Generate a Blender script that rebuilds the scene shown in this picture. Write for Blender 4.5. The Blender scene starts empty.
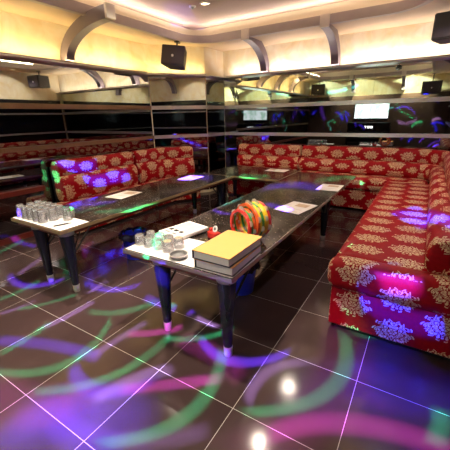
import bpy, bmesh, math, random
from mathutils import Vector, Matrix
random.seed(7)
S = bpy.context.scene
COL = S.collection
pi = math.pi

# ------------------------------------------------------------------ camera
F, YAW, PITCH, ROLL = 316.17, -0.5624, 0.3309, -0.0215
fw = Vector((math.sin(YAW)*math.cos(PITCH), math.cos(YAW)*math.cos(PITCH), -math.sin(PITCH)))
rt = Vector((math.cos(YAW), -math.sin(YAW), 0)); up = rt.cross(fw)
r2 = math.cos(ROLL)*rt + math.sin(ROLL)*up
u2 = -math.sin(ROLL)*rt + math.cos(ROLL)*up
cam = bpy.data.cameras.new('camera'); camo = bpy.data.objects.new('camera', cam); COL.objects.link(camo)
M = Matrix((r2, u2, -fw)).transposed().to_4x4(); M.translation = Vector((2.366, -0.932, 1.258))
camo.matrix_world = M
cam.sensor_width = 36; cam.lens = F/450*36; cam.clip_start = 0.02
S.camera = camo

# ------------------------------------------------------------------ world, view
W = bpy.data.worlds.new('world'); S.world = W; W.use_nodes = True
W.node_tree.nodes['Background'].inputs[0].default_value = (0.10, 0.08, 0.09, 1)
W.node_tree.nodes['Background'].inputs[1].default_value = 0.15
S.view_settings.view_transform = 'Standard'
try: S.view_settings.look = 'None'
except Exception: pass
S.view_settings.exposure = 0.9
S.view_settings.gamma = 1.0
S.view_settings.use_curve_mapping = False
S.cycles.use_denoising = True
S.cycles.max_bounces = 10; S.cycles.glossy_bounces = 6; S.cycles.transparent_max_bounces = 16
S.cycles.sample_clamp_indirect = 4.0
S.cycles.caustics_reflective = False; S.cycles.caustics_refractive = False

P_DOWN = 18.0      # main ceiling downlights (W)
P_UP = 2.5  # added uplight strips on the mirror top rail (W per metre)
P_COVE = 2.0  # added strips on the ceiling band (W per metre)
P_SCREEN = 230.0
P_TABLE = 135.0
P_WASH = 13.0       # soffit wall-wash downlights (W)
K_DISCO = 1.0      # disco projector strength
C_WARM = (1.0, 0.84, 0.66); C_LEFT = (1.0, 0.77, 0.36); C_BACK = (1.0, 0.87, 0.82)

# ------------------------------------------------------------------ helpers
def link(o, parent=None):
    COL.objects.link(o)
    if parent: o.parent = parent
    return o
def obj(name, bm, mat, parent=None, smooth=False, sharp=None):
    me = bpy.data.meshes.new(name)
    bmesh.ops.recalc_face_normals(bm, faces=bm.faces)
    bm.to_mesh(me); bm.free()
    if mat:
        for m in (mat if isinstance(mat, (list, tuple)) else [mat]): me.materials.append(m)
    if smooth:
        for p in me.polygons: p.use_smooth = True
        if sharp is not None:
            try: me.set_sharp_from_angle(angle=math.radians(sharp))
            except Exception: pass
    return link(bpy.data.objects.new(name, me), parent)
def tag(o, label, cat, group=None):
    o['label'] = label; o['category'] = cat
    if group: o['group'] = group
    return o
def thing(name, label, cat, loc=(0, 0, 0), rz=0.0, group=None):
    o = bpy.data.objects.new(name, None); COL.objects.link(o)
    o.location = loc; o.rotation_euler = (0, 0, rz); o.empty_display_size = 0.05
    return tag(o, label, cat, group)
def struct(o):
    o['kind'] = 'structure'; return o
def dup(root, loc, rz=None, label=None):
    r = root.copy(); COL.objects.link(r); r.location = loc
    if rz is not None: r.rotation_euler = (0, 0, rz)
    if label: r['label'] = label
    for ch in list(root.children):
        c = ch.copy(); COL.objects.link(c); c.parent = r
        for g in ch.children:
            d = g.copy(); COL.objects.link(d); d.parent = c
    return r
def BM(): return bmesh.new()
def boxuv(bm):
    uv = bm.loops.layers.uv.verify()
    for f in bm.faces:
        n = f.normal
        a = max(range(3), key=lambda i: abs(n[i]))
        for l in f.loops:
            c = l.vert.co
            l[uv].uv = ((c.y, c.z), (c.x, c.z), (c.x, c.y))[a]
def box(bm, x0, x1, y0, y1, z0, z1, bevel=0.0, seg=2, mat=0):
    g = bmesh.ops.create_cube(bm, size=1.0)
    vs = g['verts']
    for v in vs:
        v.co = Vector((x0+(v.co.x+.5)*(x1-x0), y0+(v.co.y+.5)*(y1-y0), z0+(v.co.z+.5)*(z1-z0)))
    fs = set(f for v in vs for f in v.link_faces)
    for f in fs: f.material_index = mat
    if bevel > 0:
        es = list(set(e for v in vs for e in v.link_edges))
        bmesh.ops.bevel(bm, geom=es, offset=bevel, segments=seg, profile=0.5, affect='EDGES')
    return bm
def lathe(bm, prof, cx=0, cy=0, n=24, cap=True):
    rings = []
    for r, z in prof:
        rings.append([bm.verts.new((cx+r*math.cos(2*pi*k/n), cy+r*math.sin(2*pi*k/n), z)) for k in range(n)])
    for a, b in zip(rings, rings[1:]):
        for k in range(n): bm.faces.new((a[k], a[(k+1) % n], b[(k+1) % n], b[k]))
    if cap:
        bm.faces.new(rings[0][::-1]); bm.faces.new(rings[-1])
    return bm
def tube(bm, pts, r, n=8):
    pts = [Vector(p) for p in pts]; rings = []
    for i, p in enumerate(pts):
        t = (pts[min(i+1, len(pts)-1)]-pts[max(i-1, 0)]).normalized()
        a = t.cross(Vector((0, 0, 1)))
        if a.length < 1e-3: a = t.cross(Vector((1, 0, 0)))
        a.normalize(); b = t.cross(a)
        rings.append([bm.verts.new(p+r*(a*math.cos(2*pi*k/n)+b*math.sin(2*pi*k/n))) for k in range(n)])
    for A, B in zip(rings, rings[1:]):
        for k in range(n): bm.faces.new((A[k], A[(k+1) % n], B[(k+1) % n], B[k]))
    bm.faces.new(rings[0][::-1]); bm.faces.new(rings[-1])
    return bm
def prism(bm, pts, z0, z1):
    a = [bm.verts.new((x, y, z0)) for x, y in pts]; b = [bm.verts.new((x, y, z1)) for x, y in pts]
    n = len(pts)
    bm.faces.new(a[::-1]); bm.faces.new(b)
    for k in range(n): bm.faces.new((a[k], a[(k+1) % n], b[(k+1) % n], b[k]))
    return bm
def sweep(bm, prof, path, round_end=0.04, close=True, u0=0.0):
    """closed profile (d, z) swept along a 2D path; d is the offset to the left of travel"""
    path = [Vector((x, y)) for x, y in path]
    # densify
    pts = [path[0]]
    for a, b in zip(path, path[1:]):
        n = max(1, int((b-a).length/0.15))
        for k in range(1, n+1): pts.append(a.lerp(b, k/n))
    nor = []
    for i in range(len(pts)):
        def nn(a, b):
            t = (b-a).normalized(); return Vector((-t.y, t.x))
        if i == 0: nor.append(nn(pts[0], pts[1]))
        elif i == len(pts)-1: nor.append(nn(pts[-2], pts[-1]))
        else:
            n1, n2 = nn(pts[i-1], pts[i]), nn(pts[i], pts[i+1])
            m = (n1+n2).normalized(); nor.append(m/max(.4, m.dot(n1)))
    cd = sum(p[0] for p in prof)/len(prof); cz = sum(p[1] for p in prof)/len(prof)
    st = []           # (point, normal, scale, s)
    s = u0; L = [u0]
    for a, b in zip(pts, pts[1:]): s += (b-a).length; L.append(s)
    if round_end > 0:
        t0 = (pts[1]-pts[0]).normalized(); t1 = (pts[-1]-pts[-2]).normalized()
        E = [(0, .55), (.06, .72), (.25, .88), (.6, .97)]
        for f, k in E: st.append((pts[0]+t0*round_end*f, nor[0], k, u0+round_end*f))
        st.append((pts[0]+t0*round_end, nor[0], 1, u0+round_end))
        for i in range(1, len(pts)-1): st.append((pts[i], nor[i], 1, L[i]))
        st.append((pts[-1]-t1*round_end, nor[-1], 1, L[-1]-round_end))
        for f, k in E[::-1]: st.append((pts[-1]-t1*round_end*f, nor[-1], k, L[-1]-round_end*f))
    else:
        for i in range(len(pts)): st.append((pts[i], nor[i], 1, L[i]))
    acc = [0.0]
    np_ = len(prof)
    for k in range(np_):
        a, b = prof[k], prof[(k+1) % np_]; acc.append(acc[-1]+math.hypot(b[0]-a[0], b[1]-a[1]))
    uv = bm.loops.layers.uv.verify()
    rings = []
    for p, n, k, s_ in st:
        rings.append([bm.verts.new((p.x+n.x*(cd+(d-cd)*k), p.y+n.y*(cd+(d-cd)*k), cz+(z-cz)*k)) for d, z in prof])
    for i in range(len(rings)-1):
        for k in range(np_):
            k2 = (k+1) % np_
            f = bm.faces.new((rings[i][k], rings[i][k2], rings[i+1][k2], rings[i+1][k]))
            for l, q in zip(f.loops, ((st[i][3], acc[k]), (st[i][3], acc[k+1]), (st[i+1][3], acc[k+1]), (st[i+1][3], acc[k]))):
                l[uv].uv = (l.vert.co.x+l.vert.co.y, l.vert.co.z) if round_end > 0 and (i < 3 or i > len(rings)-5) else q
    for rr, rev in ((rings[0], True), (rings[-1], False)):
        f = bm.faces.new(rr[::-1] if rev else rr)
        for l in f.loops: l[uv].uv = (l.vert.co.x+l.vert.co.y, l.vert.co.z)
    return bm
def superellipse(cd, cz, a, b, e=3.2, n=28, phase=0.0):
    P = []
    for k in range(n):
        t = 2*pi*k/n+phase; c, s = math.cos(t), math.sin(t)
        P.append((cd+a*math.copysign(abs(c)**(2/e), c), cz+b*math.copysign(abs(s)**(2/e), s)))
    return P

# ------------------------------------------------------------------ node maths
class X:
    def __init__(s, nt, sock): s.nt, s.s = nt, sock
    def _m(s, op, *o):
        n = s.nt.nodes.new('ShaderNodeMath'); n.operation = op
        for i, v in enumerate((s,)+o):
            if isinstance(v, X): s.nt.links.new(v.s, n.inputs[i])
            else: n.inputs[i].default_value = v
        return X(s.nt, n.outputs[0])
    def __add__(s, o): return s._m('ADD', o)
    __radd__ = __add__
    def __mul__(s, o): return s._m('MULTIPLY', o)
    __rmul__ = __mul__
    def __sub__(s, o): return s._m('SUBTRACT', o)
    def __rsub__(s, o): return (s*-1.0)+o
    def __truediv__(s, o): return s._m('DIVIDE', o)
    def gt(s, o): return s._m('GREATER_THAN', o)
    def lt(s, o): return s._m('LESS_THAN', o)
    def max(s, o): return s._m('MAXIMUM', o)
    def min(s, o): return s._m('MINIMUM', o)
    def abs(s): return s._m('ABSOLUTE')
    def sin(s): return s._m('SINE')
    def cos(s): return s._m('COSINE')
    def floor(s): return s._m('FLOOR')
    def fract(s): return s._m('FRACT')
    def sqrt(s): return s._m('SQRT')
    def atan2(s, o): return s._m('ARCTAN2', o)
    def mod(s, o): return s._m('FLOORED_MODULO', o)
    def clamp(s): return s.max(0.0).min(1.0)
def new_mat(name):
    m = bpy.data.materials.new(name); m.use_nodes = True
    nt = m.node_tree; return m, nt, nt.nodes['Principled BSDF']
def setp(b, **k):
    for n, v in k.items():
        i = b.inputs.get({'color': 'Base Color', 'rough': 'Roughness', 'metal': 'Metallic', 'spec': 'Specular IOR Level',
                          'emit': 'Emission Color', 'estr': 'Emission Strength', 'coat': 'Coat Weight', 'sheen': 'Sheen Weight'}[n])
        i.default_value = (*v, 1) if isinstance(v, tuple) else v
def plain(name, color, rough=0.5, metal=0.0, var=0.12, scale=12.0, **k):
    """simple procedural material: the colour with a little noise in value and roughness"""
    m, nt, b = new_mat(name); setp(b, color=color, rough=rough, metal=metal, **k)
    tc = nt.nodes.new('ShaderNodeTexCoord'); no = nt.nodes.new('ShaderNodeTexNoise'); no.inputs['Scale'].default_value = scale
    no.inputs['Detail'].default_value = 3
    nt.links.new(tc.outputs['Object'], no.inputs['Vector'])
    mx = nt.nodes.new('ShaderNodeMix'); mx.data_type = 'RGBA'
    mx.inputs[6].default_value = (*[c*(1-var) for c in color], 1); mx.inputs[7].default_value = (*[min(1, c*(1+var)) for c in color], 1)
    nt.links.new(no.outputs['Fac'], mx.inputs[0]); nt.links.new(mx.outputs[2], b.inputs['Base Color'])
    return m
def mixrgb(nt, fac, a, b):
    mx = nt.nodes.new('ShaderNodeMix'); mx.data_type = 'RGBA'
    if isinstance(fac, X): nt.links.new(fac.s, mx.inputs[0])
    else: nt.links.new(fac, mx.inputs[0])
    for i, v in ((6, a), (7, b)):
        if isinstance(v, tuple): mx.inputs[i].default_value = (*v, 1)
        else: nt.links.new(v, mx.inputs[i])
    return mx.outputs[2]

def damask():
    m, nt, b = new_mat('red_gold_damask')
    tc = nt.nodes.new('ShaderNodeTexCoord'); sp = nt.nodes.new('ShaderNodeSeparateXYZ')
    nt.links.new(tc.outputs['UV'], sp.inputs[0])
    U, V_ = X(nt, sp.outputs[0]), X(nt, sp.outputs[1])
    no = nt.nodes.new('ShaderNodeTexNoise'); no.inputs['Scale'].default_value = 22; no.inputs['Detail'].default_value = 1
    nt.links.new(tc.outputs['UV'], no.inputs['Vector'])
    ns = nt.nodes.new('ShaderNodeSeparateColor'); nt.links.new(no.outputs['Color'], ns.inputs[0])
    n1, n2 = X(nt, ns.outputs[0])-0.5, X(nt, ns.outputs[1])-0.5
    u = U/0.225; v = V_/0.215
    col = u.floor()
    v = v + col.mod(2.0)*0.5
    fu = u.fract()-0.5; fv = v.fract()-0.5
    au = fu.abs()
    cv = nt.nodes.new('ShaderNodeCombineXYZ'); nt.links.new(au.s, cv.inputs[0]); nt.links.new(fv.s, cv.inputs[1])
    fil = nt.nodes.new('ShaderNodeTexNoise'); fil.inputs['Scale'].default_value = 7.0; fil.inputs['Detail'].default_value = 1.0
    fil.inputs['Distortion'].default_value = 0.8
    nt.links.new(cv.outputs[0], fil.inputs['Vector'])
    fn = X(nt, fil.outputs['Fac'])
    fv2 = fv + 0.04
    r = ((fu*fu*0.92 + fv2*fv2*1.45).sqrt())*2.0 + n1*0.05
    th = fv2.atan2(au)
    lobes = (((th*5.0+0.6).cos()).abs())*0.20 + 0.60
    inside = r.lt(lobes)
    scroll = ((fn*42.0).sin()).gt(-0.30)
    gap = ((r-lobes*0.62).abs()).gt(0.028) * (1.0 - r.lt(0.25)*r.gt(0.205))
    petals = r.lt(0.205) * (1.0 - r.lt(0.085)*r.gt(0.05)) * (((th*6.0).cos()).gt(-0.75))
    tips = ((r-lobes-0.085).abs()).lt(0.035) * (((th*14.0).cos()).gt(0.1))
    mask = (inside*scroll*gap*r.gt(0.205)).max(petals).max(tips)
    # woven gold is dark and light by thread
    nz = nt.nodes.new('ShaderNodeTexNoise'); nz.inputs['Scale'].default_value = 60
    nt.links.new(tc.outputs['UV'], nz.inputs['Vector'])
    gold = mixrgb(nt, nz.outputs['Fac'], (0.52, 0.35, 0.17), (0.95, 0.78, 0.52))
    red = mixrgb(nt, nz.outputs['Fac'], (0.23, 0.002, 0.006), (0.36, 0.003, 0.009))
    nt.links.new(mixrgb(nt, mask, red, gold), b.inputs['Base Color'])
    nt.links.new((0.52 - mask*0.16).s, b.inputs['Roughness'])
    setp(b, spec=0.14)
    bp = nt.nodes.new('ShaderNodeBump'); bp.inputs['Strength'].default_value = 0.12; bp.inputs['Distance'].default_value = 0.002
    nt.links.new(mask.s, bp.inputs['Height']); nt.links.new(bp.outputs[0], b.inputs['Normal'])
    return m
def wallpaper():
    m, nt, b = new_mat('cream_swirl_plaster')
    tc = nt.nodes.new('ShaderNodeTexCoord')
    n0 = nt.nodes.new('ShaderNodeTexNoise'); n0.inputs['Scale'].default_value = 3.2; n0.inputs['Detail'].default_value = 3
    n0.inputs['Distortion'].default_value = 1.5
    w = nt.nodes.new('ShaderNodeTexWave'); w.inputs['Scale'].default_value = 2.6; w.inputs['Distortion'].default_value = 9
    w.inputs['Detail'].default_value = 3; w.inputs['Detail Scale'].default_value = 1.2
    nt.links.new(tc.outputs['Object'], n0.inputs['Vector']); nt.links.new(tc.outputs['Object'], w.inputs['Vector'])
    c1 = mixrgb(nt, n0.outputs['Fac'], (0.70, 0.50, 0.18), (0.93, 0.90, 0.80))
    f = ((X(nt, w.outputs['Fac'])-0.55)*2.4).clamp()*0.22
    nt.links.new(mixrgb(nt, f, c1, (0.70, 0.56, 0.40)), b.inputs['Base Color'])
    setp(b, rough=0.75, spec=0.2)
    return m
def granite():
    m, nt, b = new_mat('dark_speckled_granite')
    tc = nt.nodes.new('ShaderNodeTexCoord')
    v = nt.nodes.new('ShaderNodeTexVoronoi'); v.inputs['Scale'].default_value = 75
    n = nt.nodes.new('ShaderNodeTexNoise'); n.inputs['Scale'].default_value = 30; n.inputs['Detail'].default_value = 4
    nt.links.new(tc.outputs['Object'], v.inputs['Vector']); nt.links.new(tc.outputs['Object'], n.inputs['Vector'])
    sc = nt.nodes.new('ShaderNodeSeparateColor'); nt.links.new(v.outputs['Color'], sc.inputs[0])
    spot = X(nt, v.outputs['Distance']).lt(0.28) * X(nt, sc.outputs[0]).gt(0.80)
    basec = mixrgb(nt, n.outputs['Fac'], (0.004, 0.003, 0.003), (0.032, 0.022, 0.018))
    nt.links.new(mixrgb(nt, spot, basec, (0.50, 0.43, 0.36)), b.inputs['Base Color'])
    setp(b, rough=0.12, spec=0.38)
    return m
def floor_mat():
    m, nt, b = new_mat('dark_brown_floor_tile')
    tc = nt.nodes.new('ShaderNodeTexCoord'); sp = nt.nodes.new('ShaderNodeSeparateXYZ')
    nt.links.new(tc.outputs['Object'], sp.inputs[0])
    x, y = X(nt, sp.outputs[0])/0.45, X(nt, sp.outputs[1])/0.45
    dx = ((x+0.5).fract()-0.5).abs(); dy = ((y+0.5).fract()-0.5).abs()
    g = (dx.min(dy)).lt(0.0031)
    n = nt.nodes.new('ShaderNodeTexNoise'); n.inputs['Scale'].default_value = 3.5; n.inputs['Detail'].default_value = 5
    nt.links.new(tc.outputs['Object'], n.inputs['Vector'])
    wn = nt.nodes.new('ShaderNodeTexWhiteNoise'); wn.noise_dimensions = '2D'
    cb = nt.nodes.new('ShaderNodeCombineXYZ'); nt.links.new(x.floor().s, cb.inputs[0]); nt.links.new(y.floor().s, cb.inputs[1])
    nt.links.new(cb.outputs[0], wn.inputs['Vector'])
    t = (X(nt, n.outputs['Fac'])*0.7 + X(nt, wn.outputs['Value'])*0.3)
    tile = mixrgb(nt, t, (0.031, 0.019, 0.020), (0.070, 0.042, 0.043))
    nt.links.new(mixrgb(nt, g, tile, (0.40, 0.36, 0.35)), b.inputs['Base Color'])
    nt.links.new((0.08 + g*0.35 + X(nt, n.outputs['Fac'])*0.08).s, b.inputs['Roughness'])
    setp(b, spec=0.40)
    return m
def mirror_mat(name, c):
    m, nt, b = new_mat(name)
    setp(b, color=c, rough=0.015, metal=1.0)
    tc = nt.nodes.new('ShaderNodeTexCoord'); n = nt.nodes.new('ShaderNodeTexNoise'); n.inputs['Scale'].default_value = 1.3
    nt.links.new(tc.outputs['Object'], n.inputs['Vector'])
    bp = nt.nodes.new('ShaderNodeBump'); bp.inputs['Strength'].default_value = 0.02; bp.inputs['Distance'].default_value = 0.02
    nt.links.new(n.outputs['Fac'], bp.inputs['Height']); nt.links.new(bp.outputs[0], b.inputs['Normal'])
    return m
def emit_mat(name, color, strength):
    m, nt, b = new_mat(name); setp(b, color=(0.8, 0.8, 0.8), emit=color, estr=strength); return m
def screen_mat():
    m, nt, b = new_mat('lit_screen_picture')
    tc = nt.nodes.new('ShaderNodeTexCoord'); n = nt.nodes.new('ShaderNodeTexNoise'); n.inputs['Scale'].default_value = 5; n.inputs['Detail'].default_value = 4
    n.inputs['Distortion'].default_value = 1.2
    nt.links.new(tc.outputs['Object'], n.inputs['Vector'])
    f = ((X(nt, n.outputs['Fac'])-0.40)*5.0).clamp()
    c = mixrgb(nt, f, (0.42, 0.62, 0.46), (0.95, 1.0, 0.96))
    nt.links.new(c, b.inputs['Emission Color']); setp(b, color=(0.02, 0.02, 0.02), rough=0.2, estr=4.2)
    return m
def glass_mat(name, diff):
    m = bpy.data.materials.new(name); m.use_nodes = True; nt = m.node_tree; nt.nodes.clear()
    o = nt.nodes.new('ShaderNodeOutputMaterial'); t = nt.nodes.new('ShaderNodeBsdfTransparent'); g = nt.nodes.new('ShaderNodeBsdfGlossy')
    d = nt.nodes.new('ShaderNodeBsdfDiffuse'); a = nt.nodes.new('ShaderNodeMixShader'); c = nt.nodes.new('ShaderNodeMixShader')
    lw = nt.nodes.new('ShaderNodeLayerWeight'); lw.inputs[0].default_value = 0.35
    t.inputs[0].default_value = (0.95, 0.95, 0.96, 1); g.inputs['Roughness'].default_value = 0.05
    d.inputs[0].default_value = (0.9, 0.9, 0.92, 1)
    c.inputs[0].default_value = diff
    nt.links.new(t.outputs[0], c.inputs[1]); nt.links.new(d.outputs[0], c.inputs[2])
    nt.links.new(lw.outputs['Facing'], a.inputs[0]); nt.links.new(c.outputs[0], a.inputs[1]); nt.links.new(g.outputs[0], a.inputs[2])
    nt.links.new(a.outputs[0], o.inputs[0])
    return m
def sheet_mat():
    m, nt, b = new_mat('printed_menu_sheet')
    tc = nt.nodes.new('ShaderNodeTexCoord'); sp = nt.nodes.new('ShaderNodeSeparateXYZ'); nt.links.new(tc.outputs['Object'], sp.inputs[0])
    x, y = X(nt, sp.outputs[0]), X(nt, sp.outputs[1])
    pic = ((x-0.02).abs()).lt(0.055)*((y-0.075).abs()).lt(0.045)
    rows = ((y*90.0).sin()).gt(0.35)*y.lt(0.0)*((x.abs()).lt(0.08))
    n = nt.nodes.new('ShaderNodeTexNoise'); n.inputs['Scale'].default_value = 45; nt.links.new(tc.outputs['Object'], n.inputs['Vector'])
    pc = mixrgb(nt, n.outputs['Fac'], (0.30, 0.18, 0.10), (0.80, 0.62, 0.42))
    c = mixrgb(nt, pic, (0.88, 0.84, 0.80), pc)
    nt.links.new(mixrgb(nt, rows*0.5, c, (0.55, 0.45, 0.40)), b.inputs['Base Color']); setp(b, rough=0.35)
    return m

DAM = damask(); WALLP = wallpaper(); GRAN = granite(); FLOORM = floor_mat(); MIR = mirror_mat('tinted_mirror_glass', (0.25, 0.26, 0.27)); MIRC = mirror_mat('clear_mirror_glass', (0.78, 0.84, 0.76)); GLASS = glass_mat('clear_tumbler_glass', 0.17); GLASSB = glass_mat('thick_frosty_glass', 0.60); SHEET = sheet_mat()
CEIL = plain('pinkish_plaster_ceiling', (0.50, 0.37, 0.32), 0.8, var=0.06, scale=3)
SOFF = plain('tan_soffit_paint', (0.56, 0.42, 0.27), 0.6, var=0.08, scale=4)
FASC = plain('cream_fascia_paint', (0.86, 0.78, 0.60), 0.6, var=0.04)
BAND = plain('taupe_band_paint', (0.40, 0.33, 0.30), 0.45, var=0.08)
TAUPE = plain('taupe_bracket_paint', (0.17, 0.13, 0.15), 0.40, var=0.10)
TIP = plain('pale_bracket_end', (0.72, 0.64, 0.54), 0.5, var=0.05)
RAIL = plain('brushed_steel_rail', (0.66, 0.60, 0.58), 0.30, 0.65, var=0.2, scale=5)
BRONZE = plain('bronze_brown_rail', (0.26, 0.15, 0.09), 0.28, 0.5, var=0.3, scale=5)
DARKW = plain('dark_wall_panel', (0.055, 0.028, 0.022), 0.3, var=0.25, scale=5)
BLACK = plain('black_plastic', (0.012, 0.012, 0.014), 0.35, var=0.2)
BLACKG = plain('black_gloss_panel', (0.010, 0.009, 0.012), 0.08, var=0.2)
SPK = plain('black_speaker_shell', (0.022, 0.018, 0.024), 0.45, var=0.2)
GRILL = plain('dark_speaker_grille', (0.035, 0.026, 0.036), 0.6, var=0.3, scale=120)
LEGM = plain('dark_navy_leg_lacquer', (0.010, 0.012, 0.026), 0.22, var=0.2)
CHROME = plain('polished_chrome', (0.85, 0.83, 0.83), 0.28, 0.75, var=0.05)
GREYM = plain('grey_metal_collar', (0.35, 0.36, 0.38), 0.3, 0.7, var=0.1)
EDGE = plain('gold_edge_strip', (0.58, 0.42, 0.24), 0.3, 0.5, var=0.1)
EDGEG = plain('pale_metal_edge_strip', (0.62, 0.55, 0.53), 0.25, 0.6, var=0.1)
APRON = plain('red_brown_apron_wood', (0.16, 0.025, 0.018), 0.35, var=0.25, scale=9)
WHITE = plain('white_paper', (0.90, 0.88, 0.88), 0.5, var=0.03)
OCHRE = plain('ochre_book_cloth', (0.78, 0.41, 0.12), 0.5, var=0.06)
NAVY = plain('dark_cover_edge', (0.03, 0.025, 0.05), 0.4)
PAGES = plain('white_page_block', (0.88, 0.84, 0.86), 0.6, var=0.05, scale=60)
RED = plain('red_plastic', (0.62, 0.03, 0.02), 0.3, var=0.08)
ORANGE = plain('orange_red_plastic', (0.80, 0.14, 0.03), 0.3, var=0.08)
YELLOW = plain('yellow_plastic', (0.90, 0.60, 0.03), 0.3, var=0.06)
GREEN = plain('green_plastic', (0.04, 0.28, 0.06), 0.3, var=0.1)
BLUE = plain('blue_bin_plastic', (0.03, 0.05, 0.85), 0.35, var=0.1)
BAG = plain('dark_bin_liner', (0.012, 0.012, 0.05), 0.2, var=0.3, scale=30)
SOFABASE = plain('black_sofa_plinth', (0.012, 0.010, 0.012), 0.4)

# ------------------------------------------------------------------ room shell
XL, XR, YB, YF = -1.35, 2.76, 4.05, -2.5
ZS, ZC = 2.27, 2.50               # soffit underside, main ceiling
ZM0, ZM1 = 0.05, 1.86             # mirror band
CH0, CH1, CR = (-1.35, 2.88), (-0.78, 3.5625), (-0.74, 4.05)     # the cut corner

struct(obj('floor', box(BM(), XL-.1, XR+.1, YF-.1, YB+.1, -0.06, 0), FLOORM))
bm = BM(); box(bm, XL-.1, XR+.1, YF-.1, YB+.1, ZC, ZC+.06); struct(obj('ceiling', bm, CEIL))
struct(obj('wall_left', box(BM(), XL-.1, XL, YF-.1, YB+.1, 0, ZC), WALLP))
struct(obj('wall_back', box(BM(), XL, XR+.1, YB, YB+.1, 0, ZC), WALLP))
struct(obj('wall_right', box(BM(), XR, XR+.1, YF-.1, YB, 0, ZC), WALLP))
struct(obj('wall_front', box(BM(), XL, XR, YF-.1, YF, 0, ZC), WALLP))
bm = BM(); prism(bm, [(XL, 2.88), CH1, CR, (XL, YB)], 0, ZS); struct(obj('wall_corner', bm, WALLP))

# soffit ring with rounded inner corners, band and fascia
IX0, IX1, IY0, IY1 = -0.80, 2.20, -1.95, 3.37
def rrect(x0, x1, y0, y1, r, n=10):
    P = []
    for cx, cy, a0 in ((x1-r, y0+r, -90), (x1-r, y1-r, 0), (x0+r, y1-r, 90), (x0+r, y0+r, 180)):
        for k in range(n+1):
            a = math.radians(a0+90*k/n); P.append((cx+r*math.cos(a), cy+r*math.sin(a)))
    return P
def ring(bm, inner, outer_box, z0, z1):
    """slab between an inner loop and an outer rectangle (points matched by angle)"""
    x0, x1, y0, y1 = outer_box
    n = len(inner); out = []
    q = n//4
    cor = [(x1, y0), (x1, y1), (x0, y1), (x0, y0)]
    for i, (x, y) in enumerate(inner):
        k = i//q; j = i % q; cx, cy = cor[k]
        half = (q-1)/2
        if j == 0: out.append({0: (x, y0), 1: (x1, y), 2: (x, y1), 3: (x0, y)}[k])
        elif j == q-1: out.append({0: (x1, y), 1: (x, y1), 2: (x0, y), 3: (x, y0)}[k])
        else: out.append((cx, cy))
    vi0 = [bm.verts.new((x, y, z0)) for x, y in inner]; vi1 = [bm.verts.new((x, y, z1)) for x, y in inner]
    vo0 = [bm.verts.new((x, y, z0)) for x, y in out]; vo1 = [bm.verts.new((x, y, z1)) for x, y in out]
    for i in range(n):
        j = (i+1) % n
        bm.faces.new((vi0[i], vi0[j], vi1[j], vi1[i]))
        for a, b in ((vi0, vo0), (vi1, vo1)):
            bm.faces.new((a[i], b[i], b[j], a[j]))
        bm.faces.new((vo0[i], vo1[i], vo1[j], vo0[j]))
    bmesh.ops.remove_doubles(bm, verts=bm.verts, dist=1e-5)
    return bm
inner = rrect(IX0, IX1, IY0, IY1, 0.42)
bm = BM(); ring(bm, inner, (XL, XR, YF, YB), ZS, ZS+.03); struct(obj('ceiling_soffit', bm, SOFF))
def loop_wall(bm, loop_a, loop_b, z0, z1):
    n = len(loop_a)
    A0 = [bm.verts.new((x, y, z0)) for x, y in loop_a]; A1 = [bm.verts.new((x, y, z1)) for x, y in loop_a]
    B0 = [bm.verts.new((x, y, z0)) for x, y in loop_b]; B1 = [bm.verts.new((x, y, z1)) for x, y in loop_b]
    for i in range(n):
        j = (i+1) % n
        for a, b in ((A0, A1), (A1, B1), (B1, B0), (B0, A0)): bm.faces.new((a[i], a[j], b[j], b[i]))
    return bm
bm = BM(); loop_wall(bm, rrect(IX0+.018, IX1-.018, IY0+.018, IY1-.018, .41), rrect(IX0-.04, IX1+.04, IY0-.04, IY1+.04, .45), ZS-.008, ZS+.085)
struct(obj('trim_1', bm, BAND, smooth=True, sharp=40))
bm = BM(); loop_wall(bm, rrect(IX0-.13, IX1+.13, IY0-.13, IY1+.13, .12, 10), rrect(IX0-.17, IX1+.17, IY0-.17, IY1+.17, .14, 10), ZS+.03, ZC)
struct(obj('trim_2', bm, FASC))

# mirror panels, rails, low ledges
def along(a, b, d0, d1, z0, z1, bm=None, s0=0.0, s1=1.0):
    a, b = Vector(a), Vector(b); t = (b-a).normalized(); n = Vector((t.y, -t.x)); L = (b-a).length
    p, q = a+t*(L*s0), a+t*(L*s1)
    bm = bm or BM()
    return prism(bm, [tuple(p+n*d0), tuple(q+n*d0), tuple(q+n*d1), tuple(p+n*d1)], z0, z1)
def mirror_run(label, a, b, cuts, z0=ZM0, z1=ZM1):
    t = thing('wall_mirror', label, 'mirror', (a[0], a[1], 0)); a = Vector(a); b = Vector(b)
    L = (b-a).length; g = 0.0006/L
    e = [0]+list(cuts)+[1]
    obj('backing', along((0, 0), tuple(b-a), 0.0002, 0.0009, z0, z1), BLACK, t)
    for s0, s1 in zip(e, e[1:]):
        obj('tinted_panel', along((0, 0), tuple(b-a), 0.001, 0.004, z0, 1.404, None, s0+g, s1-g), MIR, t)
        obj('clear_panel', along((0, 0), tuple(b-a), 0.001, 0.004, 1.406, z1, None, s0+g, s1-g), MIRC, t)
    return t
mirror_run('dark tinted mirror panelling along the left wall above the red sofa', (XL, YF+.01), CH0, (.3, .60, .90))
mirror_run('tinted mirror panelling on the cut corner under the hanging speaker', (XL+.012, 2.894), CH1, (.5,))
mirror_run('narrow mirror panel on the short return between cut corner and back wall', (CH1[0]+.006, CH1[1]+.01), (CR[0]+.006, CR[1]-.012), ())
mirror_run('wide mirror panelling along the back wall above the long red sofa', (CR[0]+.012, YB), (XR-.01, YB), (.06, .36, .68))
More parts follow.
